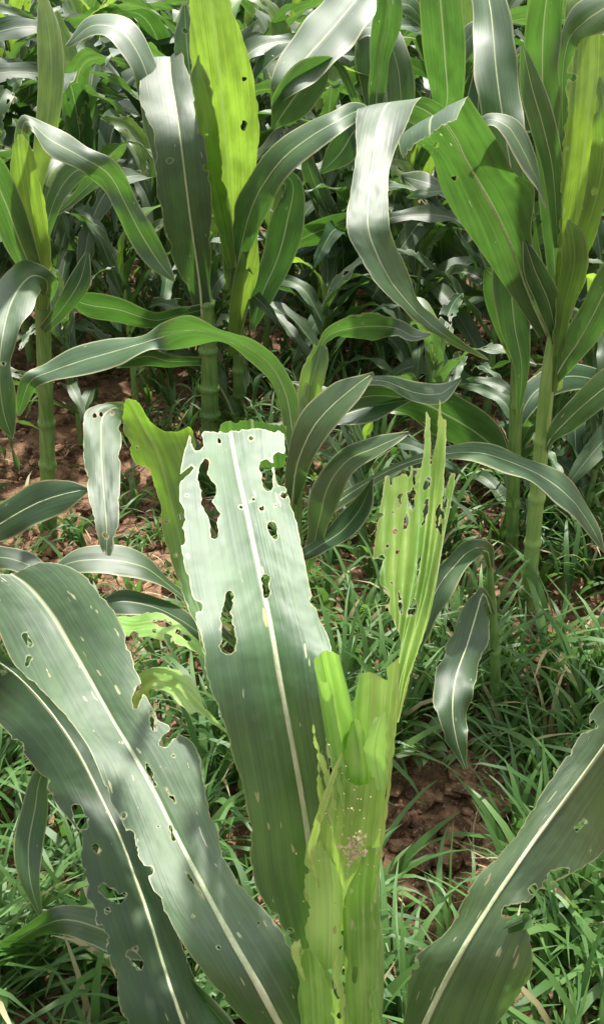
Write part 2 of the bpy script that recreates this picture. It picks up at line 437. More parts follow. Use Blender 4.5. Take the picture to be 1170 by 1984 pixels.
# the broad upright leaf
leaf3(A, [(628,1850, 600,1880, 655,1840, .495, .004, .004), (612,1790, 575,1835, 642,1770, .498, -.004, .004), (606,1720, 532,1775, 642,1700, .503, -.010, .000),
          (600,1640, 487,1695, 644,1620, .506, -.014, -.004), (588,1560, 484,1600, 646,1540, .512, -.016, -.008), (572,1470, 464,1505, 642,1450, .520, -.016, -.010),
          (555,1380, 430,1400, 640,1360, .532, -.016, -.012), (540,1300, 398,1310, 642,1285, .548, -.016, -.012), (528,1230, 384,1235, 638,1240, .568, -.016, -.012),
          (510,1140, 370,1150, 606,1160, .605, -.016, -.012), (493,1060, 353,1065, 588,1080, .645, -.016, -.012), (476,980, 344,985, 572,1000, .69, -.014, -.012),
          (460,910, 350,915, 556,930, .735, -.012, -.010), (444,828, 366,838, 553,826, .795, -.008, -.006)], M_HERO, nv=230, nu=57,
      holes=[[(398,900,7),(392,925,10),(404,955,15),(398,978,9),(412,1000,11),(415,1040,5)], [(346,985,8),(350,1020,6),(354,1048,4)], [(362,965,5)], [(350,930,6),(372,912,5)], [(444,1155,7),(437,1192,10),(441,1228,12),(440,1252,15)],
             [(516,905,11),(520,945,9)], [(541,890,11),(546,930,14)], [(508,990,5)], [(524,1022,9),(533,1046,4)], [(515,1120,6),(517,1152,7)], [(490,970,6)], [(467,984,4)],
             [(388,1176,8),(374,1166,9)], [(604,1166,7),(610,1158,6)], [(426,858,4)], [(487,852,4)], [(384,870,10),(380,840,12)], [(533,985,4)], [(548,960,6)],
             [(560,1800,5)], [(530,1772,8)], [(575,1838,9)]],
      ragged=5, ragscale=.035, tear=16, ripple=.0035, rfreq=26, rib=.0036, seed=41)
leaf3(A, [(500,905, 440,905, 552,905, .84), (492,860, 428,862, 556,862, .83), (490,832, 425,834, 556,838, .82), (488,806, 424,808, 555,815, .81)], M_GREEN, name='leaf_flap', tear=14, ragged=5)
# folded leaf on the left
fl = leaf3(A, [(412,1300, 402,1300, 424,1300, .60), (398,1230, 384,1230, 414,1225, .70), (372,1130, 348,1140, 396,1120, .79), (348,1040, 316,1045, 386,1035, .83), (326,950, 300,945, 382,950, .845, .0, .02),
           (306,880, 252,885, 380,872, .85, -.02, .03), (278,828, 236,842, 372,828, .845, -.02, .03), (256,785, 234,806, 345,800, .83), (246,768, 232,790, 262,770, .82)], M_BRIGHT,
       keep=[(400,1310),(384,1230),(345,1145),(313,1045),(300,950),(290,905),(262,898),(240,882),(250,860),(236,838),(234,790),(246,770),(268,775),(290,815),(312,832),(340,836),(366,826),(372,800),(378,860),(376,930),(392,1030),(402,1120),(418,1230),(426,1310)],
       holes=[[(352,1000,4)], [(340,1075,3)], [(322,1010,3)], [(262,865,3)]], ragged=4, ripple=.005, seed=12)
leaf3(fl, [(240,796, 240,776, 238,806, .81), (222,790, 200,782, 236,815, .80), (200,808, 166,800, 235,818, .785), (197,860, 160,862, 236,860, .745), (200,930, 168,932, 234,930, .70),
           (206,1000, 180,1002, 231,1000, .665), (208,1040, 190,1040, 226,1040, .65), (207,1076, 198,1078, 216,1078, .64)], M_GREEN, name='leaf_flap',
      holes=[[(182,806,5)], [(196,803,4)], [(206,1036,5)], [(203,1068,3),(202,1080,4)], [(214,800,5)]], ragged=5, ragscale=.07, ripple=.002, seed=5)
# shredded leaf on the right
leaf3(A, [(758,1400, 744,1400, 772,1400, .535), (768,1320, 744,1330, 792,1320, .56), (784,1240, 755,1245, 822,1230, .60), (797,1170, 742,1175, 838,1165, .63), (806,1100, 722,1105, 850,1095, .66),
          (813,1030, 718,1035, 862,1030, .69), (822,960, 728,960, 876,960, .72), (832,880, 738,880, 888,880, .75), (842,770, 748,770, 896,770, .79)], M_SHRED, nv=200, nu=57,
      keep=[(742,1405),(745,1330),(770,1280),(776,1240),(764,1205),(752,1185),(757,1160),(735,1130),(741,1085),(722,1078),(730,1020),(745,925),(752,922),(757,950),(762,925),(782,920),(790,932),(795,905),
            (815,905),(821,860),(825,796),(832,812),(834,860),(832,905),(845,850),(851,775),(856,812),(864,815),(861,880),(857,965),(874,918),(881,920),(869,1010),(856,1080),(841,1150),(833,1200),(812,1255),(792,1320),(774,1405)],
      holes=[[(829,930,6),(826,945,5)], [(791,962,3),(794,985,4)], [(826,975,3),(820,1015,3)], [(850,985,2.5),(844,1025,2.5)], [(787,1000,3),(784,1028,4)], [(760,990,3)], [(765,1030,5)], [(738,1085,5)],
             [(770,1070,3)], [(800,1175,8),(797,1188,6)], [(776,960,2.5),(773,985,2.5)], [(760,1130,3)], [(750,1060,3)], [(812,930,3)], [(840,1190,4)], [(803,905,2.5),(800,960,2.5),(798,990,2)], [(862,965,2.5),(852,1030,2)], [(772,1150,2),(776,1190,3)], [(812,1080,2),(808,1130,2)], [(736,1000,4)], [(745,1150,6)], [(760,1215,6)]],
      ripple=.003, pleat=.0035, seed=77, arch=.16)

# rolled leaf of the heart
def roll(parent, st, mat, turns=0.86, start=0.6, seed=3, nv=60, nu=44, cut=8):
    st = np.asarray(st, float)
    t = np.linspace(0, 1, nv); S = spline(st, t)
    C = unproj(S[:, 0], S[:, 1], S[:, 2]); r = S[:, 3]
    T = np.gradient(C, axis=0); T /= np.linalg.norm(T, axis=1)[:, None]
    a = np.cross(T, [0, 1, 0.]); a /= np.linalg.norm(a, axis=1)[:, None]; b = np.cross(T, a)
    s = np.linspace(0, 1, nu); th = start + s * turns * 2 * math.pi
    rad = r[:, None] * (1 - 0.35 * s[None]) * (1 + .05 * np.sin(5 * th + seed))
    P = C[:, None] + rad[..., None] * (np.cos(th)[None, :, None] * a[:, None] + np.sin(th)[None, :, None] * b[:, None])
    vv = np.broadcast_to(t[:, None], (nv, nu)); ss = np.broadcast_to(s[None], (nv, nu))
    f = (1 - vv) * 240 - cut * fnoise(ss * 9, ss * 0 + seed, seed) * 1.6 - 26 * np.clip((ss - .62) * 4, 0, 1) ** 2
    f = np.minimum(f, np.minimum(ss, 1 - ss) * 160 - 10 * np.clip(fnoise(vv * 9, ss, seed + 4) - .4, 0, 1))
    ex = dict(lu=ss * .09, lv=vv * .15, mid=ss * 0 + .5, rim=np.clip(f / 8, 0, 1))
    V, F, E = clip_grid(P, f, ex)
    o = new_obj('rolled_leaf', V, F, mat, parent, parent.matrix_world.translation, attrs=E)
    o['label'] = 'rolled yellow green heart leaf bitten off at the top'
    return o
roll(A, [(676,1540,.502,.011), (662,1450,.505,.0125), (648,1370,.506,.0118), (636,1310,.505,.0104), (628,1272,.504,.0098)], M_TORN, turns=.80, start=3.0)
# bitten inner leaves of the heart
leaf3(A, [(716,1560, 672,1560, 746,1545, .508, .006, .008), (718,1480, 662,1480, 756,1475, .510, .008, .012), (722,1400, 656,1420, 766,1400, .514, .008, .012), (726,1320, 672,1340, 772,1320, .520, .008, .012), (728,1262, 686,1280, 776,1262, .526, .008, .012)], M_TORN,
      keep=[(690,1640),(668,1560),(658,1440),(672,1395),(690,1350),(702,1302),(715,1300),(745,1316),(742,1290),(772,1272),(770,1330),(762,1420),(752,1480),(745,1560),(738,1645)], holes=[[(738,1300,5),(730,1312,4)]], ripple=.001, arch=.3, seed=18)
leaf3(A, [(695,1560, 668,1560, 722,1560, .498), (695,1480, 666,1482, 722,1478, .503), (690,1440, 668,1452, 712,1440, .506), (688,1392, 680,1400, 698,1396, .51)], M_HEART, ripple=.001, arch=.35, ragged=3, seed=22)
leaf3(A, [(672,1800, 622,1800, 728,1800, .492, .012, .014), (672,1720, 614,1715, 734,1712, .488, .012, .016), (676,1640, 612,1650, 740,1630, .487, .012, .018), (684,1560, 622,1572, 748,1545, .488, .012, .018), (692,1490, 646,1490, 756,1462, .492, .010, .016), (700,1450, 660,1455, 758,1440, .495, .01, .014)], M_HEART,
      keep=[(620,1805),(610,1715),(606,1645),(622,1565),(640,1510),(662,1462),(672,1500),(690,1523),(705,1515),(722,1495),(756,1456),(750,1545),(742,1640),(736,1720),(730,1805)],
      holes=[[(620,1640,4)], [(726,1525,2)]], ripple=.001, arch=.35, ragged=4, seed=29)
leaf3(A, [(638,2140, 600,2140, 672,2140, .476, .014, .010), (634,2030, 582,2030, 670,2030, .474, .016, .010), (632,1940, 576,1940, 668,1940, .474, .016, .010), (634,1860, 582,1860, 666,1860, .476, .014, .008), (636,1780, 590,1780, 662,1790, .480, .012, .006), (634,1700, 588,1690, 662,1710, .486, .008, .004), (628,1650, 592,1650, 655,1660, .492), (624,1610, 596,1612, 650,1620, .497)], M_SHEATH, name='sheath', tear=45,
      holes=[[(588,1900,8),(578,1915,8)], [(640,1880,7),(652,1925,5)], [(592,1830,9),(582,1815,8)], [(655,1960,7)], [(600,1975,8)]], ragged=14, ragscale=.06, ripple=.002, arch=.4, seed=31)
leaf3(A, [(716,2140, 690,2140, 744,2140, .478, .006, .012), (712,2000, 678,2000, 738,2000, .478, .006, .012), (708,1900, 668,1900, 740,1900, .480, .004, .012), (704,1800, 664,1800, 738,1800, .483, .004, .012), (704,1720, 668,1720, 734,1715, .487, .004, .010), (712,1640, 700,1650, 738,1640, .492)], M_HEART, name='sheath', ragged=3, ripple=.0006, arch=.45, holes=[[(690,1870,6),(688,1895,4)]], seed=37)

leaf3(A, [(620,2140, 590,2140, 652,2140, .470, .006, .004), (610,2020, 580,2030, 650,2010, .466, .008, .003), (606,1940, 572,1950, 644,1930, .465, .008, .003), (602,1880, 572,1880, 628,1870, .467, .006, .002), (596,1830, 576,1830, 612,1820, .470)], M_HEART, name='sheath',
      keep=[(575,2145),(582,2060),(588,1990),(578,1930),(584,1900),(574,1870),(590,1838),(600,1836),(612,1850),(628,1880),(640,1915),(648,1935),(640,1958),(655,1990),(650,2145)], ragged=5, ripple=.001, arch=.4, tear=8, seed=33)
for q, (st, mt) in enumerate([
    ([(618,1720,.478,3), (604,1650,.478,8), (622,1575,.478,9), (648,1500,.482,5), (664,1455,.486,2)], M_SHEATH),
    ([(650,1570,.484,4), (632,1500,.488,7), (612,1440,.492,6), (606,1400,.495,2)], M_SHEATH),
    ([(668,1580,.483,3), (658,1520,.486,6), (640,1460,.490,5), (630,1425,.494,1)], M_TORN),
    ([(640,1600,.482,4), (622,1540,.486,6), (618,1490,.490,4), (624,1450,.494,1)], M_HEART),
    ([(726,1750,.482,3), (738,1640,.492,4), (750,1540,.496,4), (762,1430,.508,4), (770,1330,.520,3), (774,1275,.528,1)], M_SHEATH),
    ([(738,1530,.494,10), (726,1460,.498,22), (734,1410,.502,16), (744,1375,.506,3)], M_TORN),
    ([(590,1900,.462,3), (578,1870,.462,8), (572,1840,.464,9), (584,1815,.468,3)], M_SHEATH),
    ([(664,1990,.462,3), (662,1930,.462,7), (650,1880,.464,8), (655,1840,.468,2)], M_SHEATH),
    ([(720,2060,.470,4), (728,1990,.470,9), (722,1930,.474,6), (735,1880,.480,2)], M_TORN)]):
    leaf(A, st, mt, name='torn_shred', ragged=4, ragscale=.09, tear=8, ripple=.002, seed=400 + q, nv=40)
# left broad leaves of the same plant
leaf3(A, [(690,2160, 670,2160, 710,2160, .49), (610,2090, 575,2120, 640,2060, .47), (545,1990, 500,2020, 602,1960, .465, .0, .012), (495,1900, 425,1935, 575,1860, .475, -.004, .02), (450,1822, 368,1850, 528,1790, .50, -.008, .02), (400,1730, 318,1765, 455,1700, .54, -.010, .016), (350,1635, 268,1660, 418,1600, .59, -.012, .012),
          (300,1535, 218,1560, 398,1510, .645, -.012, .006), (258,1462, 186,1480, 378,1445, .69, -.012, .002), (222,1400, 150,1420, 300,1380, .735, -.012, -.004), (180,1325, 92,1350, 262,1300, .79, -.012, -.006), (140,1255, 30,1290, 232,1210, .85, -.012, -.006), (98,1185, -5,1215, 190,1140, .90, -.01, -.006), (55,1135, -30,1150, 135,1098, .935), (20,1110, -40,1112, 76,1086, .955)], M_HERO, nv=230, nu=51,
      holes=[[(52,1235,5),(60,1250,4)], [(60,1275,3),(52,1290,3)], [(320,1440,9),(335,1425,10),(345,1400,9)], [(300,1415,3),(290,1380,4)], [(322,1530,2.5),(340,1555,2.5)], [(338,1470,2.5)], [(308,1603,3)], [(360,1690,1.8),(395,1740,2.2)], [(375,1775,2)], [(425,1837,3)], [(500,1795,3)], [(465,1790,3)],
             [(180,1500,10),(205,1535,7)], [(250,1615,9),(262,1660,8)], [(225,1590,9)], [(290,1690,9)], [(285,1480,3),(300,1520,2.5)], [(330,1600,2),(338,1630,3)], [(235,1440,3)], [(240,1575,5)], [(400,1930,8),(430,1935,6)], [(262,1250,4)], [(268,1330,6),(262,1370,4)]],
      ragged=7, ragscale=.035, tear=10, ripple=.005, rfreq=22, rib=.0036, seed=52)
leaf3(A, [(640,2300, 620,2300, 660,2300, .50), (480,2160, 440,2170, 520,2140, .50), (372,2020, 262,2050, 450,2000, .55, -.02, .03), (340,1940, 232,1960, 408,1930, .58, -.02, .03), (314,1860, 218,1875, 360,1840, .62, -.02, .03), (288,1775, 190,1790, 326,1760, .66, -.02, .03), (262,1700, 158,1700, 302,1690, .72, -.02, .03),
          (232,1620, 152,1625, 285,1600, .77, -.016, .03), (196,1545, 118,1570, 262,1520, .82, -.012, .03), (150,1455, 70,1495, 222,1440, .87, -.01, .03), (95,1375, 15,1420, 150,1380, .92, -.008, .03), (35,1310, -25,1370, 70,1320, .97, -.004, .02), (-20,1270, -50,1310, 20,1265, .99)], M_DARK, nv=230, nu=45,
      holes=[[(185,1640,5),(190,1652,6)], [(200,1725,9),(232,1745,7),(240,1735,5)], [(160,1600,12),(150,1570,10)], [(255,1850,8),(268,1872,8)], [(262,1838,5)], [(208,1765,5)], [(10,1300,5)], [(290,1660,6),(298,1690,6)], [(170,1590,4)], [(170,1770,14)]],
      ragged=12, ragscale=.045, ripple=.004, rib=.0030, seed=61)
# right broad leaf
leaf3(A, [(715,2240, 700,2240, 735,2240, .50), (765,2110, 735,2100, 800,2130, .49), (815,2000, 786,1980, 925,2030, .50, .014, -.012), (850,1925, 792,1900, 985,1960, .51, .016, -.016), (890,1850, 808,1845, 1030,1880, .52, .016, -.018), (930,1785, 872,1792, 1028,1800, .535, .014, -.016), (985,1700, 925,1705, 1030,1745, .555, .012, -.014),
          (1040,1620, 990,1620, 1095,1700, .58, .010, -.014), (1095,1545, 1050,1535, 1150,1660, .605, .010, -.012), (1150,1470, 1105,1455, 1205,1610, .63, .010, -.01), (1205,1395, 1150,1370, 1270,1520, .65, .01, -.01), (1270,1320, 1215,1280, 1330,1420, .67)], M_HERO, nv=210, nu=51,
      holes=[[(1072,1697,10),(1088,1688,9)], [(984,1766,10),(1008,1764,13),(1045,1758,20)], [(990,1792,7)], [(1035,1722,8)], [(1112,1603,3),(1130,1590,4)], [(1060,1712,6)], [(802,1870,8)], [(1150,1405,8),(1130,1412,6)]],
      ragged=7, ragscale=.045, ripple=.004, rib=.0034, seed=71)
roll_o = roll(A, [(978,1800,.520,.004), (1000,1790,.519,.006), (1022,1780,.518,.007)], M_GREEN, turns=.8, start=2.0, cut=3, seed=8, nv=14, nu=24)
roll_o.name = 'leaf_curl'; roll_o['label'] = 'green leaf margin curled into a loop'
# smaller leaves low on the plant
leaf(A, [(560,1520,.56,4), (450,1330,.66,8), (398,1268,.71,12,-.01), (355,1232,.76,18,-.02), (305,1212,.81,22,-.03), (258,1216,.86,24,-.03), (218,1210,.89,20,-.02)], M_TORN, holes=[[(300,1205,5),(330,1212,5)], [(345,1225,4),(368,1240,4)], [(300,1222,3)], [(262,1235,9)], [(320,1232,3),(338,1238,3)]], ragged=6, tear=10, seed=83)
leaf(A, [(600,1640,.53,4), (470,1450,.62,6), (425,1405,.67,8,-.01), (388,1372,.71,12,-.014), (345,1330,.75,24,-.03), (298,1318,.79,30,-.035), (262,1346,.80,26,-.02), (250,1385,.80,14,-.01)], M_TORN, holes=[[(265,1330,8)], [(300,1345,8),(310,1365,8)]], ragged=6, tear=8, seed=84)
leaf(A, [(200,1500,.86,6), (120,1470,.89,8), (82,1500,.89,15), (68,1570,.87,26), (56,1640,.84,28), (60,1710,.81,20), (80,1778,.79,3)], M_GREEN, seed=85, ripple=.003)
leaf(A, [(520,2080,.54,8), (360,1900,.62,14), (300,1850,.66,22,-.01), (245,1822,.70,34,-.025), (185,1796,.74,38,-.03), (125,1782,.77,30,-.02), (70,1800,.79,20,.02), (10,1840,.80,20,.02), (-60,1900,.80,12,.01)], M_GREEN, seed=86, ripple=.003)
# frass crumbs caught in the heart
fv, ff = [], []
for k in range(150):
    if k < 70: x, y, s = random.gauss(682, 9) + (k % 3) * 6, random.gauss(1655, 13) - (k % 3) * 12, random.uniform(.0007, .0023)
    else: x, y, s = random.gauss(672, 32), random.gauss(1640, 75), random.uniform(.0003, .0008)
    p = unproj(x, y, .474 + random.uniform(-.001, .002))
    i0 = len(fv)
    for q in ((1,0,0),(-1,0,0),(0,1,0),(0,-1,0),(0,0,1),(0,0,-1)):
        fv.append(p + np.array(q) * s * random.uniform(.6, 1.4))
    ff += [[i0 + a for a in t] for t in ((0,2,4),(2,1,4),(1,3,4),(3,0,4),(2,0,5),(1,2,5),(3,1,5),(0,3,5))]
M_FRASS = stalk_mat('frass_crumbs', (0.40, 0.31, 0.16), (0.74, 0.66, 0.44), .9)
fo = new_obj('frass', fv, ff, M_FRASS, A, A.matrix_world.translation, smooth=False)
fo['kind'] = 'stuff'; fo['label'] = 'pale crumbs of caterpillar droppings in the heart'

# ================================================================ right plant
bB = ground(1020, 1170)
B = plant('tall maize plant with pale jointed stalk at the right, a broad leaf arching left', bB)
YB = bB.y
stalk(B, [(*bB[:2], -.03, .0175), wp(1022,1150,YB,.0165), wp(1045,900,YB,.0145), wp(1060,740,YB,.014), wp(1076,640,YB,.0135), wp(1090,520,YB,.011), wp(1100,400,YB,.007), wp(1104,330,YB,.003)], M_STALK_PALE)
leaf3(B, [(1072,760, 1056,760, 1088,752, YB-.014, .012, .012), (1080,690, 1060,695, 1100,680, YB-.02, .014, .014), (1088,620, 1066,640, 1108,610, YB-.02, .014, .014), (1100,520, 1072,560, 1130,530, YB-.03, .01, .01), (1112,440, 1082,440, 1142,440, YB-.04), (1126,340, 1084,350, 1172,330, YB-.05), (1138,240, 1092,240, 1190,230, YB-.06), (1148,150, 1095,150, 1200,140, YB-.05), (1150,60, 1120,60, 1190,60, YB-.04)], M_YOUNG,
      holes=[[(1150,385,5),(1135,400,4)], [(1108,150,8)], [(1160,250,3)], [(1098,290,4)]], ragged=7, ragscale=.06, tear=14, seed=101)
leaf3(B, [(1060,650, 1044,655, 1074,646, YB-.005), (1022,565, 985,565, 1042,548, YB-.03, 0, -.02), (988,470, 925,480, 1030,450, YB-.06, .0, -.03), (945,385, 858,375, 1032,362, YB-.09, .0, -.04), (902,310, 830,290, 986,320, YB-.12, .0, -.05), (874,255, 792,275, 945,245, YB-.15, .02, -.04), (846,222, 776,262, 908,188, YB-.17, .03, -.03)], M_GREEN, ripple=.004, rib=.003, seed=103, holes=[[(880,345,4)], [(845,278,4)]])
leaf3(B, [(846,221, 774,263, 910,186, YB-.172, .028, -.032), (838,224, 772,268, 902,194, YB-.20, .03, -.03), (832,242, 774,288, 892,214, YB-.235, .03, -.03), (834,268, 784,316, 880,238, YB-.265, .03, -.03)], M_GREEN, name='leaf_flap', tear=16, ragged=5, seed=104, ripple=.001)
leaf3(B, [(880,260, 840,280, 900,235, YB+.05), (820,212, 800,240, 835,192, YB+.0), (756,198, 700,212, 806,200, YB-.06, .0, .02), (735,235, 690,240, 790,236, YB-.13, .02, .01), (724,300, 688,300, 762,300, YB-.20, .0, .0), (715,370, 678,375, 752,370, YB-.27, .0, .0), (713,440, 671,446, 756,440, YB-.33, .0, .0), (733,500, 700,498, 772,488, YB-.35, -.01, .03),
          (764,555, 735,560, 796,545, YB-.35, -.03, .04), (812,610, 797,616, 826,598, YB-.34, -.02, .03), (870,655, 862,662, 878,645, YB-.33), (945,697, 944,699, 946,695, YB-.32)], M_GREEN, ripple=.003, seed=107, ragged=2)
leaf(B, [(1060,640,YB+.01,14), (1012,450,YB+.03,28), (985,300,YB+.06,38,.02), (962,150,YB+.12,42,-.02), (950,20,YB+.22,36,.03), (930,-80,YB+.36,26,.02)], M_GREEN, seed=108, rib=.002)
leaf(B, [(1078,600,YB+.01,12), (1062,320,YB+.03,24,.02), (1050,150,YB+.02,34,.03), (1058,0,YB-.02,36,-.02), (1090,-120,YB-.08,24)], M_GREEN, seed=109)
leaf(B, [(915,260,YB-.08,8), (945,232,YB-.13,14,.02), (985,248,YB-.16,20,.03), (1015,298,YB-.18,15,.03), (1040,350,YB-.19,9,.02), (1056,404,YB-.2,2)], M_GREEN, seed=110)
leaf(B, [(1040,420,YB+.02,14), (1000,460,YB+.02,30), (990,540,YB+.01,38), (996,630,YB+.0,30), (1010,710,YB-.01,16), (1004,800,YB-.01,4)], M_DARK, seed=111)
leaf(B, [(1068,745,YB,8), (1090,705,YB-.03,20,.02), (1118,665,YB-.06,28,.03), (1146,615,YB-.09,30,.03), (1180,550,YB-.12,32,.03), (1235,480,YB-.15,24,.02), (1300,470,YB-.2,6)], M_GREEN, seed=112, rib=.002)
leaf(B, [(1052,880,YB,6), (1066,850,YB-.03,10,.02), (1098,815,YB-.06,22,.03), (1142,775,YB-.1,30,.03), (1200,735,YB-.14,32,.03), (1270,735,YB-.2,12)], M_GREEN, seed=113, rib=.002)
leaf(B, [(1078,660,YB-.02,10), (1062,585,YB-.05,24), (1036,525,YB-.07,22), (1016,465,YB-.08,5)], M_GREEN, seed=114)
leaf(B, [(1080,480,YB-.02,8), (1070,330,YB-.05,20), (1050,240,YB-.07,26), (1030,170,YB-.08,24), (1012,90,YB-.08,5)], M_GREEN, seed=115)
leaf(B, [(1098,380,YB+.03,8), (1088,190,YB+.05,14,.02), (1100,80,YB,22,.04), (1140,36,YB-.06,34,.06), (1200,5,YB-.12,34,.06), (1270,10,YB-.18,8)], M_GREEN, seed=116)
leaf(B, [(1095,420,YB+.03,8), (1095,200,YB+.08,14,.02), (1120,120,YB+.06,18,.03), (1170,90,YB+.02,26,.05), (1230,110,YB,10,.03)], M_GREEN, seed=117)
leaf(B, [(1078,690,YB-.03,12), (1094,590,YB-.05,20), (1112,510,YB-.07,28), (1108,450,YB-.08,20), (1100,425,YB-.08,4)], M_BRIGHT, seed=118, ragged=4)
leaf(B, [(1092,560,YB-.03,14), (1140,430,YB-.08,22), (1165,330,YB-.10,26), (1170,230,YB-.11,22), (1160,150,YB-.10,5)], M_BRIGHT, seed=119, ragged=7, holes=[[(1150,370,6)], [(1175,280,5)]])
bP = ground(992, 1090)
Pp = plant('shaded thin maize plant close behind the pale jointed stalk at the right', bP)
stalk(Pp, [(*bP[:2], -.03, .015), wp(995,900,bP.y,.014), wp(1000,760,bP.y,.013), wp(1002,600,bP.y,.011), wp(1000,450,bP.y,.006)], M_STALK)
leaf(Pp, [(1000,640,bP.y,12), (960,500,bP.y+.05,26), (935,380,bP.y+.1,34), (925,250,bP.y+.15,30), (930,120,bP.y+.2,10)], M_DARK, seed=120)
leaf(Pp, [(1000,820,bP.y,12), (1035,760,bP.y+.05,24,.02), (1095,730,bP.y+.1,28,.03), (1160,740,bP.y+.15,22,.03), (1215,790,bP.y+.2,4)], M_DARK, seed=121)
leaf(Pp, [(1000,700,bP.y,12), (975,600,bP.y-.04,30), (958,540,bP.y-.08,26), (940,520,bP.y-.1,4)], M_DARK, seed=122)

# ================================================================ low plant behind the broad leaf
bD = Vector((float(unproj(570, 1000, 1.35)[0]), 1.35, 0))
D = plant('half grown maize plant behind the chewed broad leaf, one ribbon leaf sweeping left', bD)
stalk(D, [(*bD[:2], -.03, .014), wp(568,1200,1.35,.0135), wp(570,1000,1.35,.013), wp(574,880,1.35,.012), wp(585,800,1.355,.010), wp(598,740,1.36,.006)], M_STALK)
leaf(D, [(572,900,1.36,10), (566,830,1.37,15,.01), (555,765,1.38,20,.02), (525,708,1.40,21,.03), (480,674,1.42,15,.035), (430,652,1.44,14,.03), (372,640,1.46,30,.03), (318,652,1.48,26,.0), (280,664,1.50,16,-.03), (220,682,1.52,26,-.035), (150,702,1.54,27,-.035), (95,722,1.56,20,-.03), (62,736,1.56,18,.0), (46,770,1.555,15,.02), (36,806,1.55,3)], M_GREEN, ripple=.003, seed=130, rib=.0015, nv=90)
leaf(D, [(590,830,1.35,10), (596,780,1.352,20), (606,730,1.36,24), (616,695,1.37,22), (622,662,1.38,14)], M_YOUNG, tear=14, ragged=4, seed=131)
leaf(D, [(600,760,1.36,8), (612,700,1.37,10), (634,652,1.385,14,-.01), (678,636,1.40,20,-.02), (722,632,1.42,24,-.03), (768,636,1.40,18,.01), (802,652,1.385,14,.03), (834,648,1.375,2)], M_GREEN, holes=[[(655,660,9),(640,668,8)], [(700,625,3)]], ragged=4, seed=132)
leaf(D, [(566,980,1.34,10), (576,900,1.31,26,.03), (610,825,1.29,36,.045), (664,768,1.27,27,.045), (724,722,1.25,3)], M_GREEN, seed=133, rib=.0022)
leaf(D, [(600,800,1.36,8), (668,745,1.38,14,.02), (740,738,1.39,14,.03), (800,760,1.40,20,.035), (850,764,1.41,17,.03), (892,734,1.42,3)], M_GREEN, seed=134, rib=.0014)
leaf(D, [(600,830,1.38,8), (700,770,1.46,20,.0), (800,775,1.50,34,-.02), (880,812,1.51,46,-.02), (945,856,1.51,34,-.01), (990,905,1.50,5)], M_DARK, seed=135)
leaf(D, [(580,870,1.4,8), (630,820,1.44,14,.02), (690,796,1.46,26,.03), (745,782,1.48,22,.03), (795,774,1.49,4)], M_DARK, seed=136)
leaf(D, [(575,1130,1.30,8), (600,1080,1.27,14), (618,1010,1.26,22,.02), (636,942,1.25,28,.03), (674,892,1.235,28,.03), (730,866,1.22,20,.03), (792,838,1.21,3)], M_GREEN, seed=137)
leaf(D, [(572,1085,1.25,10), (614,1060,1.24,16,.02), (660,1030,1.24,24,.03), (698,985,1.25,18,.02), (722,928,1.26,3)], M_DARK, seed=138)
leaf(D, [(575,1040,1.36,8), (680,955,1.35,10,.02), (780,900,1.34,12,.025), (860,880,1.33,14,.025), (930,878,1.33,17,.04), (1000,900,1.34,22,.045), (1060,930,1.34,24,.04), (1110,972,1.33,21,.03), (1145,1022,1.32,15,.01), (1170,1070,1.31,2)], M_GREEN, seed=139, rib=.0016)

# ================================================================ centre-left pair
b1 = ground(408, 852)
E1 = plant('maize plant with thick green stalk left of centre, broad ribbed leaf standing upright', b1); y1 = b1.y
stalk(E1, [(*b1[:2], -.03, .027), wp(408,840,y1,.0255), wp(405,700,y1,.023), wp(398,600,y1,.023), wp(392,540,y1,.019), wp(385,400,y1,.012), wp(380,300,y1,.005)])
leaf3(E1, [(392,620, 378,625, 410,615, y1-.02, .01, .01), (388,560, 366,565, 408,560, y1-.03, .01, .01), (380,500, 335,505, 410,490, y1-.04), (370,430, 318,440, 412,420, y1-.05), (360,350, 300,360, 408,350, y1-.05), (350,270, 298,275, 396,262, y1-.03), (340,200, 274,205, 380,190, y1+.06), (332,150, 268,155, 366,130, y1+.16), (330,110, 290,112, 350,96, y1+.24)], M_GREEN, ragged=5, holes=[[(400,325,5)], [(330,310,3)]], seed=150, rib=.003)
leaf(E1, [(395,600,y1-.02,12), (350,610,y1-.05,14,.02), (300,620,y1-.1,18,.03), (230,600,y1-.15,22,.03), (170,590,y1-.2,22,.02), (130,575,y1-.24,4)], M_DARK, seed=151)
leaf(E1, [(392,560,y1,10), (340,400,y1+.06,20), (308,250,y1+.12,26,.02), (280,130,y1+.18,26,-.03), (235,60,y1+.24,26,-.05), (180,50,y1+.28,20,-.05), (130,90,y1+.3,4)], M_GREEN, seed=152)
leaf(E1, [(390,700,y1-.02,8), (330,700,y1-.06,14,.02), (280,690,y1-.1,18,.03), (225,710,y1-.14,4)], M_DARK, seed=153)
b2 = ground(463, 815)
E2 = plant('maize plant with slender stalk left of centre and tall glowing yellow green leaf', b2); y2 = b2.y
stalk(E2, [(*b2[:2], -.03, .018), wp(463,805,y2,.0165), wp(462,640,y2,.0165), wp(456,520,y2,.0165), wp(446,400,y2,.012), wp(440,300,y2,.004)])
leaf3(E2, [(450,560, 436,560, 468,555, y2-.02, .01, .01), (446,480, 428,482, 464,472, y2-.03, .01, .01), (445,400, 416,402, 474,392, y2-.04), (442,330, 400,332, 496,322, y2-.06), (435,240, 380,242, 503,240, y2-.10), (425,150, 372,152, 492,150, y2-.14), (415,60, 366,62, 466,58, y2-.16), (405,-20, 366,-20, 438,-22, y2-.16), (395,-110, 380,-110, 408,-110, y2-.14)], M_YOUNG, holes=[[(473,152,4)], [(475,235,5),(472,250,4)], [(398,225,4)]], ragged=3, seed=160)
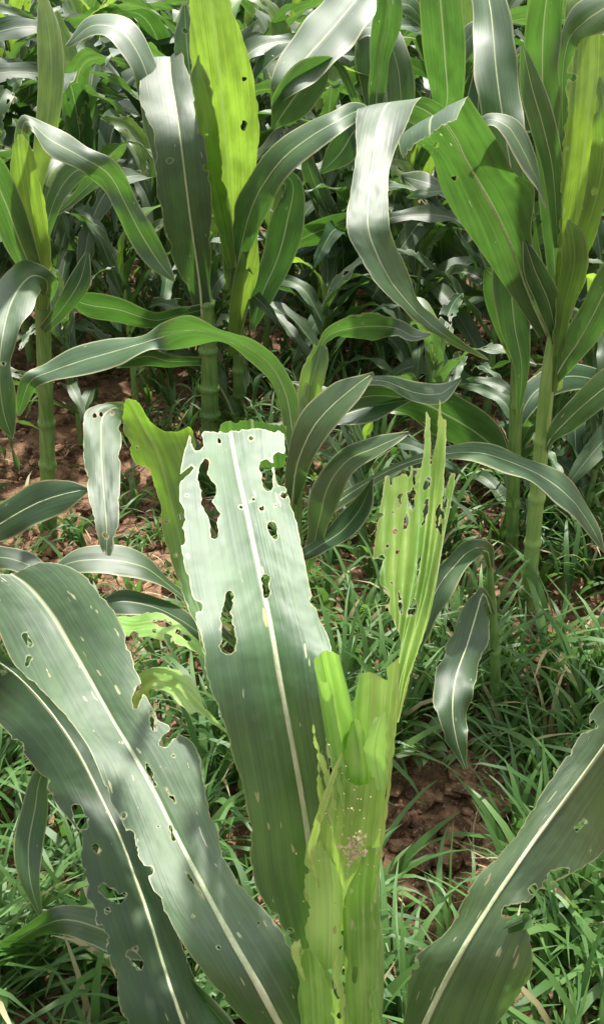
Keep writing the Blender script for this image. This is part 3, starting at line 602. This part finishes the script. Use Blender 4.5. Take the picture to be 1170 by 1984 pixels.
leaf(E2, [(455,560,y2-.02,10), (465,490,y2-.05,18,.02), (482,420,y2-.12,30,.05), (506,365,y2-.18,33,.06), (548,308,y2-.24,30,.06), (606,262,y2-.27,27,.06), (655,234,y2-.28,24,.05), (700,214,y2-.16,16,.02), (730,230,y2-.12,4)], M_GREEN, seed=161, rib=.002)
leaf(E2, [(450,520,y2-.05,10), (425,400,y2-.09,20), (405,300,y2-.14,24), (398,210,y2-.17,20,.02), (382,140,y2-.16,16,.03), (372,70,y2-.1,4)], M_BRIGHT, seed=165, ragged=6, holes=[[(400,260,5)]])
leaf(E2, [(500,330,y2+.0,8), (565,350,y2-.02,16), (556,430,y2-.03,34), (538,500,y2-.03,30), (508,570,y2-.04,24), (488,640,y2-.04,4)], M_DARK, seed=162)
leaf(E2, [(450,690,y2-.03,6), (462,600,y2-.05,18), (480,520,y2-.06,22), (494,455,y2-.07,5)], M_YOUNG, seed=163)
leaf(E2, [(450,480,y2+.02,10), (400,330,y2+.05,22), (375,200,y2+.08,30), (362,80,y2+.12,26), (358,10,y2+.15,5)], M_GREEN, seed=164, holes=[[(385,260,6)], [(360,60,5)]], ragged=5)

# ================================================================ left plant
bF = ground(95, 1010)
Fp = plant('maize plant at the left edge with stout stalk above bare red soil', bF); yF = bF.y
stalk(Fp, [(*bF[:2], -.03, .020), wp(95,1000,yF,.019), wp(92,850,yF,.0175), wp(86,680,yF,.0165), wp(82,560,yF,.017), wp(75,450,yF,.015), wp(66,350,yF,.008), wp(62,290,yF,.003)])
leaf(Fp, [(82,600,yF-.02,15), (78,520,yF-.03,24), (62,430,yF-.05,32), (50,360,yF-.07,30), (42,290,yF-.08,20), (40,260,yF-.08,5)], M_YOUNG, ragged=3, seed=170)
leaf(Fp, [(78,560,yF-.02,14), (40,470,yF-.06,30), (10,390,yF-.1,32), (-30,310,yF-.14,28), (-80,260,yF-.2,6)], M_GREEN, seed=171)
leaf(Fp, [(86,590,yF-.01,12), (92,545,yF-.05,20,.0), (62,535,yF-.12,36,-.05), (28,575,yF-.21,42,-.04), (8,640,yF-.30,30,.0), (0,720,yF-.36,24,.02), (8,800,yF-.38,26,.02), (26,852,yF-.38,3)], M_GREEN, seed=172, holes=[[(8,705,5)]], ragged=3)
leaf(Fp, [(70,400,yF+.0,10), (45,300,yF-.02,14), (50,235,yF-.05,16,.02), (100,272,yF-.08,24,.035), (160,305,yF-.08,24,.02), (212,338,yF-.08,28,-.02), (242,392,yF-.07,22,.02), (272,450,yF-.06,26,.0), (306,505,yF-.05,22,.02), (338,545,yF-.04,3)], M_GREEN, seed=173, nv=60)
leaf(Fp, [(84,640,yF-.02,10), (120,600,yF-.03,16), (155,545,yF-.02,22), (170,490,yF,5)], M_DARK, seed=174)
leaf(Fp, [(80,480,yF-.01,8), (110,380,yF,18), (150,330,yF+.03,22), (185,340,yF+.06,18), (150,380,yF+.05,10), (105,420,yF+.03,3)], M_GREEN, seed=175)
leaf(Fp, [(70,380,yF+.02,10), (90,250,yF+.05,22), (100,150,yF+.08,26), (95,60,yF+.12,22), (80,-20,yF+.16,6)], M_YOUNG, seed=176)

# ================================================================ hidden small plants whose leaves show
bH = Vector((float(unproj(470, 1300, 1.12)[0]), 1.12, 0))
Hp = plant('small maize plant hidden behind the broad leaf, grey leaves lying left', bH)
stalk(Hp, [(*bH[:2], -.03, .012), wp(470,1380,1.12,.011), wp(465,1250,1.12,.010), wp(455,1150,1.12,.006)])
leaf(Hp, [(460,1250,1.12,8), (395,1190,1.12,10,-.01), (335,1140,1.12,12,-.02), (282,1100,1.12,20,-.025), (222,1086,1.12,28,-.025), (155,1086,1.12,26,-.02), (102,1102,1.12,3)], M_GREEN, seed=180)
leaf(Hp, [(462,1300,1.12,8), (390,1230,1.08,12,-.01), (320,1185,1.08,20,-.025), (240,1165,1.08,26,-.025), (180,1180,1.08,4)], M_DARK, seed=181)
leaf(Hp, [(458,1200,1.12,8), (400,1080,1.15,16), (365,1000,1.2,16), (345,930,1.25,4)], M_DARK, seed=182)
bJ = Vector((float(unproj(-120, 1000, 1.5)[0]), 1.5, 0))
Jp = plant('maize plant just beyond the left edge, blue grey leaf reaching over soil', bJ)
stalk(Jp, [(*bJ[:2], -.03, .016), wp(-120,1200,1.5,.015), wp(-118,1000,1.5,.014), wp(-115,800,1.5,.010), wp(-112,700,1.5,.005)])
leaf(Jp, [(-118,1130,1.5,8), (-60,1062,1.46,20,.02), (10,1010,1.42,34,.03), (80,972,1.4,38,.03), (138,954,1.39,24,.02), (174,948,1.38,3)], M_DARK, seed=185, rib=.002)
leaf(Jp, [(-118,1180,1.5,8), (-70,1110,1.46,18,.02), (-10,1080,1.44,24,.03), (50,1092,1.42,22,.03), (110,1122,1.4,3)], M_DARK, seed=186)
leaf(Jp, [(-116,900,1.5,8), (-90,760,1.48,26), (-60,620,1.46,34), (-50,480,1.46,30), (-60,380,1.48,5)], M_GREEN, seed=187)
bK = ground(962, 1390)
Kp = plant('small maize plant in the grass with wavy pendent leaf showing a pale midrib', bK); yK = bK.y
stalk(Kp, [(*bK[:2], -.03, .010), wp(960,1330,yK,.0095), wp(955,1220,yK,.0085), wp(950,1130,yK,.006), wp(948,1060,yK,.003)])
leaf(Kp, [(952,1190,yK-.01,8), (936,1150,yK-.05,16,-.01), (922,1190,yK-.11,28,-.01), (904,1250,yK-.18,34,.01), (882,1315,yK-.25,40,-.01), (876,1375,yK-.30,33,.01), (884,1435,yK-.33,22), (902,1490,yK-.35,4)], M_GREEN, seed=190, rib=.0018, ripple=.008, rfreq=60, ragged=4)
leaf(Kp, [(950,1100,yK-.01,7), (940,1062,yK-.03,12,-.01), (912,1066,yK-.08,22,-.03), (880,1096,yK-.12,25,-.03), (846,1142,yK-.16,27,-.02), (824,1205,yK-.19,16), (812,1260,yK-.20,3)], M_GREEN, seed=191, rib=.0014, ripple=.006)
leaf(Kp, [(956,1260,yK-.01,6), (900,1300,yK+.02,10,-.01), (840,1325,yK+.03,16,-.02), (790,1340,yK+.02,18,-.01), (812,1385,yK+.0,3)], M_DARK, seed=192)

# ================================================================ plants whose upper leaves stand out at the top
bC = ground(735, 722); yC = bC.y
C1 = plant('maize plant behind centre with wide grey sheened leaf bending at the top', bC)
stalk(C1, [(*bC[:2], -.03, .016), wp(735,700,yC,.0155), wp(731,560,yC,.015), wp(726,400,yC,.013), wp(722,250,yC,.006)])
leaf(C1, [(724,260,yC,10), (735,120,yC-.02,20,-.02), (752,10,yC-.06,26,-.03), (735,-50,yC-.12,36,-.06), (690,0,yC-.2,45,-.08), (640,60,yC-.28,50,-.08), (585,122,yC-.35,44,-.06), (545,172,yC-.4,24,-.03), (528,205,yC-.35,4)], M_GREEN, seed=200, rib=.002)
leaf(C1, [(724,330,yC,8), (690,200,yC-.2,8), (645,118,yC-.36,8,.01), (602,150,yC-.37,38,.03), (562,200,yC-.38,38,.03), (528,250,yC-.38,4)], M_GREEN, seed=201)
leaf(C1, [(725,300,yC,10), (718,240,yC-.1,16), (690,250,yC-.2,24,.0), (660,295,yC-.22,28,.0), (622,335,yC-.23,4)], M_DARK, seed=202)
leaf(C1, [(728,460,yC,10), (690,430,yC-.08,16,.02), (640,440,yC-.14,24,.03), (590,460,yC-.18,18,.03), (560,480,yC-.2,3)], M_GREEN, seed=203)
leaf(C1, [(730,520,yC,8), (690,480,yC+.04,18,.02), (640,420,yC+.06,20,.02), (600,330,yC+.08,16), (590,280,yC+.08,3)], M_GREEN, seed=204)
leaf(C1, [(724,300,yC,8), (730,200,yC+.05,24,.02), (716,90,yC+.12,30,-.03), (742,20,yC+.22,26,.04), (790,10,yC+.3,18,.04), (830,60,yC+.36,4)], M_BACK, seed=205)
bC2 = ground(788, 740); yC2 = bC2.y
C2 = plant('maize plant behind centre right with dark broad leaf rising to the top', bC2)
stalk(C2, [(*bC2[:2], -.03, .017), wp(788,720,yC2,.016), wp(793,560,yC2,.0155), wp(800,400,yC2,.014), wp(806,280,yC2,.008), wp(810,220,yC2,.003)], M_STALK_PALE)
leaf(C2, [(804,380,yC2-.02,12), (815,320,yC2-.03,26), (822,270,yC2-.04,28), (828,220,yC2-.05,8)], M_YOUNG, seed=210)
leaf(C2, [(806,330,yC2-.02,10), (845,250,yC2-.1,16), (865,200,yC2-.2,28), (862,120,yC2-.28,40), (856,40,yC2-.32,42), (848,-50,yC2-.34,36), (842,-120,yC2-.34,5)], M_GREEN, seed=211)
leaf(C2, [(800,420,yC2,10), (770,345,yC2-.1,12,.02), (810,350,yC2-.2,18,.03), (850,365,yC2-.25,10,.02), (890,400,yC2-.3,2)], M_GREEN, seed=212)
leaf(C2, [(800,400,yC2,10), (780,250,yC2+.05,22,.02), (770,130,yC2+.1,28,.03), (740,60,yC2+.15,24,-.04), (690,60,yC2+.2,18,-.04), (650,110,yC2+.24,4)], M_BACK, seed=213)
leaf(C2, [(800,350,yC2,10), (850,180,yC2+.05,14,.02), (920,60,yC2+.05,22,.03), (960,60,yC2+.0,22,.03), (990,140,yC2-.05,16,.03), (1010,220,yC2-.1,3)], M_BACK, seed=214)

# ================================================================ the field behind: prototypes in local space
def proto_leaf(root, h, az, length, width, elev, droop, mat, seed, twist, nv=20, nu=7, ox=0.0, chewed=False):
    if chewed: nv, nu = 54, 13
    t = np.linspace(0, 1, nv); u = np.linspace(-1, 1, nu)
    kink = .35 + .3 * ((seed * 7.13) % 1)
    e = elev - droop * (.45 * t ** 1.5 + .55 / (1 + np.exp(-(t - kink) * 14)))
    ds = length / (nv - 1)
    rr = np.concatenate([[0], np.cumsum(np.cos(e[:-1]) * ds)]); zz = np.concatenate([[0], np.cumsum(np.sin(e[:-1]) * ds)])
    a = az + 0.35 * math.sin(seed) * t
    C = np.stack([ox + rr * np.cos(a), rr * np.sin(a), h + zz], 1)
    T = np.gradient(C, axis=0); T /= np.linalg.norm(T, axis=1)[:, None]
    S = np.cross(T, [0, 0, 1.0]); S /= np.linalg.norm(S, axis=1)[:, None] + 1e-9
    Nn = np.cross(S, T)
    tw = twist * t ** 1.3
    S2 = S * np.cos(tw)[:, None] + Nn * np.sin(tw)[:, None]; N2 = np.cross(S2, T)
    w = width * np.clip(np.minimum(0.35 + t * 4.0, 1.0), 0, 1) * (1 - t ** 3.2) ** 0.8 * 0.5 + 0.0006
    uu, tt = np.meshgrid(u, t)
    P = C[:, None] + S2[:, None] * (uu * w[:, None])[..., None]
    rip = np.sin(tt * length * 38 + np.where(uu < 0, seed, seed + 2.2)) * np.abs(uu) ** 2 * .010 * np.clip(tt * 5, 0, 1)
    vee = np.abs(uu) * w[:, None] * (0.55 * (1 - tt) ** 2 + 0.12)
    P = P + N2[:, None] * (rip + vee)[..., None]
    if chewed:
        lx, ly = uu * w[:, None] * 1000, tt * length * 1000
        f = (1 - np.abs(uu)) * w[:, None] * 1000 + .02 - 9 * np.clip((fnoise(lx * .03 + seed, ly * .03, 3) - .5) * 4, 0, 1)
        f = np.minimum(f, 9 - 22 * np.clip((fnoise(lx * .05 + seed * 3, ly * .022, 8) - .53) * 3, 0, 1.2))
        ex = dict(lu=uu * w[:, None] + seed * .37, lv=tt * length + seed, mid=np.array(uu), rim=np.clip(f / 5, 0, 1))
        V, F, E = clip_grid(P, f, ex)
        return new_obj('leaf', V, F, mat, root, attrs=E)
    return new_obj('leaf', P.reshape(-1, 3), grid_faces(nv, nu), mat, root,
                   attrs=dict(lu=(uu * w[:, None] + seed * .37).ravel(), lv=(tt * length + seed).ravel(), mid=uu.ravel(), rim=np.ones(uu.size)))
def proto(seed):
    rd = random.Random(seed)
    root = bpy.data.objects.new('maize_plant', None); COL.objects.link(root); root.empty_display_size = .1
    H = rd.uniform(.72, .92)
    lean = rd.uniform(-.03, .03)
    path = [(lean * z * z, 0, z) for z in np.linspace(-.03, H, 26)]
    rad = [(.018 - .011 * (z / H)) * (1.12 if i % 5 == 4 else 1) for i, z in enumerate(np.linspace(0, H, 26))]
    v, f = tube(path, rad, 9)
    new_obj('stalk', v, f, M_STALK if rd.random() < .6 else M_STALK_PALE, root)
    az = rd.uniform(0, 6.28); n = rd.randint(11, 13)
    for k in range(n):
        q = k / (n - 1)
        h = .14 + q * (H - .2)
        length = (.42 + .42 * math.sin(math.pi * min(q * .9 + .12, 1))) * rd.uniform(.85, 1.1)
        elev = math.radians(38 + 38 * q + rd.uniform(-8, 8))
        droop = math.radians(125 - 58 * q + rd.uniform(-25, 25))
        mat = M_BACK if q < .93 else M_YOUNG
        if rd.random() < .3 and q < .8: mat = M_DARK
        proto_leaf(root, h, az + math.pi * k + rd.uniform(-.55, .55), length, rd.uniform(.068, .098), elev, max(droop, .25), mat, seed * 13.3 + k * 1.9, rd.uniform(-1.5, 1.5), ox=lean * h * h, chewed=rd.random() < .3)
    return root
PROTOS = [proto(300 + i) for i in range(9)]
used = [False] * len(PROTOS)
def place(i, x, y, rz, s, label, group):
    src = PROTOS[i]
    if not used[i]: r = src; used[i] = True
    else:
        r = src.copy(); COL.objects.link(r)
        for ch in src.children:
            c = ch.copy(); COL.objects.link(c); c.parent = r
    r.location = (x, y, 0); r.rotation_euler = (random.uniform(-.05, .05), random.uniform(-.05, .05), rz); r.scale = (s, s, s)
    r['label'] = label; r['category'] = 'maize plant'; r['group'] = group
    return r
rd = random.Random(21)
ROWS = [3.2, 3.7, 4.4, 5.1, 5.8, 6.5, 7.2, 8.0, 8.8, 9.6, 10.5, 11.5]
for k, y0 in enumerate(ROWS):
    half = 0.33 * y0 + 0.75
    x = -half + rd.uniform(0, .2)
    while x < half:
        yy = y0 + rd.uniform(-.10, .10)
        s = rd.uniform(.98, 1.24) * (1.0 if k else .93)
        near = k < 2
        place(rd.randrange(len(PROTOS)), x, yy, rd.uniform(0, 6.28), s,
              'green maize plant crowded in the nearer back rows' if near else 'green maize plant in the far dense rows along the top',
              'maize in the nearer back rows' if near else 'maize in the far rows')
        x += rd.uniform(.22, .36) if k else rd.uniform(.26, .42)

for i, (x, y, sc) in enumerate([(.52,2.5,.72), (.78,2.75,.85), (.33,2.72,.62), (.12,3.0,.7), (-.12,2.98,.66), (1.02,2.5,.9), (-.72,2.8,.7), (-1.0,2.5,.85), (.06,2.55,.5), (-.42,3.0,.72), (.62,3.0,.85), (-.28,2.75,.55), (.9,2.1,.8), (.28,3.1,.9), (-.9,3.05,.9), (.72,2.25,.6), (.30,2.05,.52), (.14,1.9,.42), (.5,1.98,.4), (.66,1.95,.5), (-.62,2.45,.42), (-.85,2.2,.4), (-.5,2.7,.6), (-.98,2.85,.8)]):
    place(i % len(PROTOS), x, y, i * 2.4 + .6, sc, 'short shaded maize plant low between the taller stalks in the middle', 'short maize between the taller plants')
# ================================================================ clods, weeds, straw
cv, cf = [], []
ico = [(0,0,1),(.894,0,.447),(.276,.851,.447),(-.724,.526,.447),(-.724,-.526,.447),(.276,-.851,.447),(.724,.526,-.447),(-.276,.851,-.447),(-.894,0,-.447),(-.276,-.851,-.447),(.724,-.526,-.447),(0,0,-1)]
icf = [(0,1,2),(0,2,3),(0,3,4),(0,4,5),(0,5,1),(1,6,2),(2,7,3),(3,8,4),(4,9,5),(5,10,1),(6,7,2),(7,8,3),(8,9,4),(9,10,5),(10,6,1),(11,7,6),(11,8,7),(11,9,8),(11,10,9),(11,6,10)]
for k in range(7500):
    y = .7 + 3.6 * random.random() ** 1.2; x = random.uniform(-1, 1) * (.36 * y + .35)
    s = random.choice((.003, .004, .005, .006, .008, .012, .018, .026)) * random.uniform(.7, 1.3)
    z = float(soil_h(np.array(x), np.array(y))) + s * .25
    i0 = len(cv)
    for q in ico:
        j = random.uniform(.65, 1.25); cv.append((x + q[0] * s * j, y + q[1] * s * j, z + q[2] * s * j * .8))
    cf += [[i0 + a for a in t] for t in icf]
co = new_obj('soil_clods', cv, cf, M_SOIL, smooth=False)
co['kind'] = 'stuff'; co['label'] = 'loose crumbs and clods of red brown soil'; co['category'] = 'soil clods'

def grass_mat():
    m, nt, out = nt_new('weed_grass'); L = nt.links
    gv, gt = attr(nt, 'gv'), attr(nt, 'gt')
    col = mixc(nt, gv, (0.030, 0.092, 0.020), (0.130, 0.255, 0.065))
    col = mixc(nt, ramp(nt, gv, 0.93, 0.96), col, (0.42, 0.36, 0.20))
    p = N(nt, 'ShaderNodeBsdfPrincipled'); L.new(col, p.inputs['Base Color']); p.inputs['Roughness'].default_value = 0.5; p.inputs['Specular IOR Level'].default_value = 0.5
    t = N(nt, 'ShaderNodeBsdfTranslucent'); L.new(mixc(nt, gv, (0.08, 0.21, 0.03), (0.24, 0.42, 0.07)), t.inputs['Color'])
    ms = N(nt, 'ShaderNodeMixShader'); ms.inputs[0].default_value = 0.35
    L.new(p.outputs[0], ms.inputs[1]); L.new(t.outputs[0], ms.inputs[2]); L.new(ms.outputs[0], out.inputs[0]); return m
M_GRASS = grass_mat()
def bare(x, y):
    px, py = to_px(x, y)
    for cx, cy, rx, ry in ((90, 880, 130, 110), (835, 1600, 165, 170), (220, 740, 80, 60), (760, 1830, 40, 140), (520, 600, 60, 120)):
        if ((px - cx) / rx) ** 2 + ((py - cy) / ry) ** 2 < 1: return True
    return False
BV, BF, BG, BT = [], [], [], []
nb = 0
def blade(x, y, z, az, ln, w, e0, bend, gvv, seg=6):
    global nb
    t = np.linspace(0, 1, seg + 1)
    e = e0 - bend * t ** 1.3
    ds = ln / seg
    rr = np.concatenate([[0], np.cumsum(np.cos(e[:-1]) * ds)]); zz = np.concatenate([[0], np.cumsum(np.sin(e[:-1]) * ds)])
    a = az + random.uniform(-.5, .5) * t
    c = np.stack([x + rr * np.cos(a), y + rr * np.sin(a), z + zz], 1)
    ww = w * .5 * (0.6 + 0.4 * np.minimum(t * 4, 1)) * (1 - t ** 2.5) + .0002
    tw = az + random.uniform(-.5, .5)
    s = np.stack([-np.sin(tw) * ww, np.cos(tw) * ww, ww * random.uniform(-.4, .4)], 1)
    v = np.empty((2 * (seg + 1), 3)); v[0::2] = c - s; v[1::2] = c + s
    BV.append(v); BG.append(np.full(len(v), gvv)); BT.append(np.repeat(t, 2))
    for k in range(seg): BF.append((nb + 2*k, nb + 2*k + 1, nb + 2*k + 3, nb + 2*k + 2))
    nb += len(v)
def tuft(x, y, scale, n):
    z = float(soil_h(np.array(x), np.array(y))) - .004
    base = random.random() * .6
    for _ in range(n):
        az = random.uniform(0, 6.283); r0 = random.random() * .02
        ln = scale * random.uniform(.55, 1.15)
        blade(x + math.cos(az) * r0, y + math.sin(az) * r0, z, az, ln, random.uniform(.007, .016) * (0.7 + scale * 1.5), math.radians(random.uniform(62, 88)),
              math.radians(random.uniform(40, 135)), min(base + random.random() * .38, 1) if random.random() > .05 else .97)
def scatter(n, ylo, yhi, xf, smin, smax, nbl):
    for _ in range(n):
        y = random.uniform(ylo, yhi); x = xf(y)
        b = bare(x, y)
        if b and random.random() < .98: continue
        tuft(x, y, random.uniform(smin, smax) * (.6 if b else 1), random.randint(*nbl))
scatter(230, .66, 1.50, lambda y: random.uniform(.02, .36 * y + .25), .12, .30, (6, 11))          # right foreground
scatter(420, -.5, .66, lambda y: random.uniform(-.8, .8), .14, .3, (6, 9))
scatter(170, .66, 1.45, lambda y: -random.uniform(.0, .36 * y + .25), .13, .28, (7, 13))          # left foreground
scatter(190, 1.5, 2.3, lambda y: random.uniform(-.12, .36 * y + .25), .10, .26, (5, 9))           # mid right
scatter(120, 1.4, 2.2, lambda y: -random.uniform(.0, .36 * y + .25), .05, .16, (5, 9))
scatter(380, 2.2, 4.4, lambda y: random.uniform(-.2 * y - .1, .36 * y + .25), .08, .26, (6, 10))
scatter(200, 2.4, 4.4, lambda y: random.uniform(-.36 * y - .1, 0), .06, .2, (5, 9))
go = new_obj('grass', np.concatenate(BV), BF, M_GRASS, attrs=dict(gv=np.concatenate(BG), gt=np.concatenate(BT)))
go['kind'] = 'stuff'; go['label'] = 'tangled green weed grass covering the soil between plants'; go['category'] = 'grass'
# broad leaved weeds low in the grass
def weed(px, py, n, size, label, sd):
    r_ = random.Random(sd); b = ground(px, py); b.z = float(soil_h(np.array(b.x), np.array(b.y)))
    w = thing('broadleaf_weed', label, 'weed', b)
    sv, sf = tube([(0, 0, -.01), (.002, 0, .03), (.004, .002, .07)], [.0022, .0018, .0008], 6)
    new_obj('stem', sv, sf, M_STALK, w)
    for k in range(n):
        az = k * 2.4 + r_.uniform(-.3, .3); ln = size * r_.uniform(.7, 1.1)
        t = np.linspace(0, 1, 9); u = np.linspace(-1, 1, 5)
        uu, tt = np.meshgrid(u, t)
        ww = ln * .36 * np.sin(np.pi * np.clip(tt, .03, .985) ** .8) 
        rr = .012 + tt * ln; zz = .02 + .05 * k / n + .35 * ln * np.sin(tt * 2.4) + .25 * np.abs(uu) * ww
        P = np.stack([rr * math.cos(az) - uu * ww * math.sin(az), rr * math.sin(az) + uu * ww * math.cos(az), zz], -1)
        new_obj('leaf', P.reshape(-1, 3), grid_faces(9, 5), M_BRIGHT, w, attrs=dict(lu=(uu * ww).ravel(), lv=(tt * ln).ravel() + k, mid=uu.ravel(), rim=np.ones(uu.size)))
weed(815, 1475, 9, .045, 'low broadleaf weed with oval leaves beside bare soil patch', 4)
weed(665, 1330, 8, .04, 'tiny broadleaf weed in shade right of the chewed broad leaf', 5)
# dry straw lying about
BV, BF, BG, BT = [], [], [], []; nb = 0
for _ in range(420):
    y = random.uniform(.7, 3.4); x = random.uniform(-1, 1) * (.36 * y + .2)
    blade(x, y, float(soil_h(np.array(x), np.array(y))) + .01, random.uniform(0, 6.28), random.uniform(.03, .13), random.uniform(.0015, .004), math.radians(random.uniform(-5, 25)), math.radians(random.uniform(0, 40)), 1.0, 4)
M_STRAW = stalk_mat('dry_straw', (0.30, 0.23, 0.12), (0.50, 0.41, 0.25), .8)
so = new_obj('straw', np.concatenate(BV), BF, M_STRAW)
so['kind'] = 'stuff'; so['label'] = 'scattered dry straw and dead grass on the soil'; so['category'] = 'straw'
for s in STATS:
    if s[2] > 1.2 or s[3] > .13: print('STAT', s)
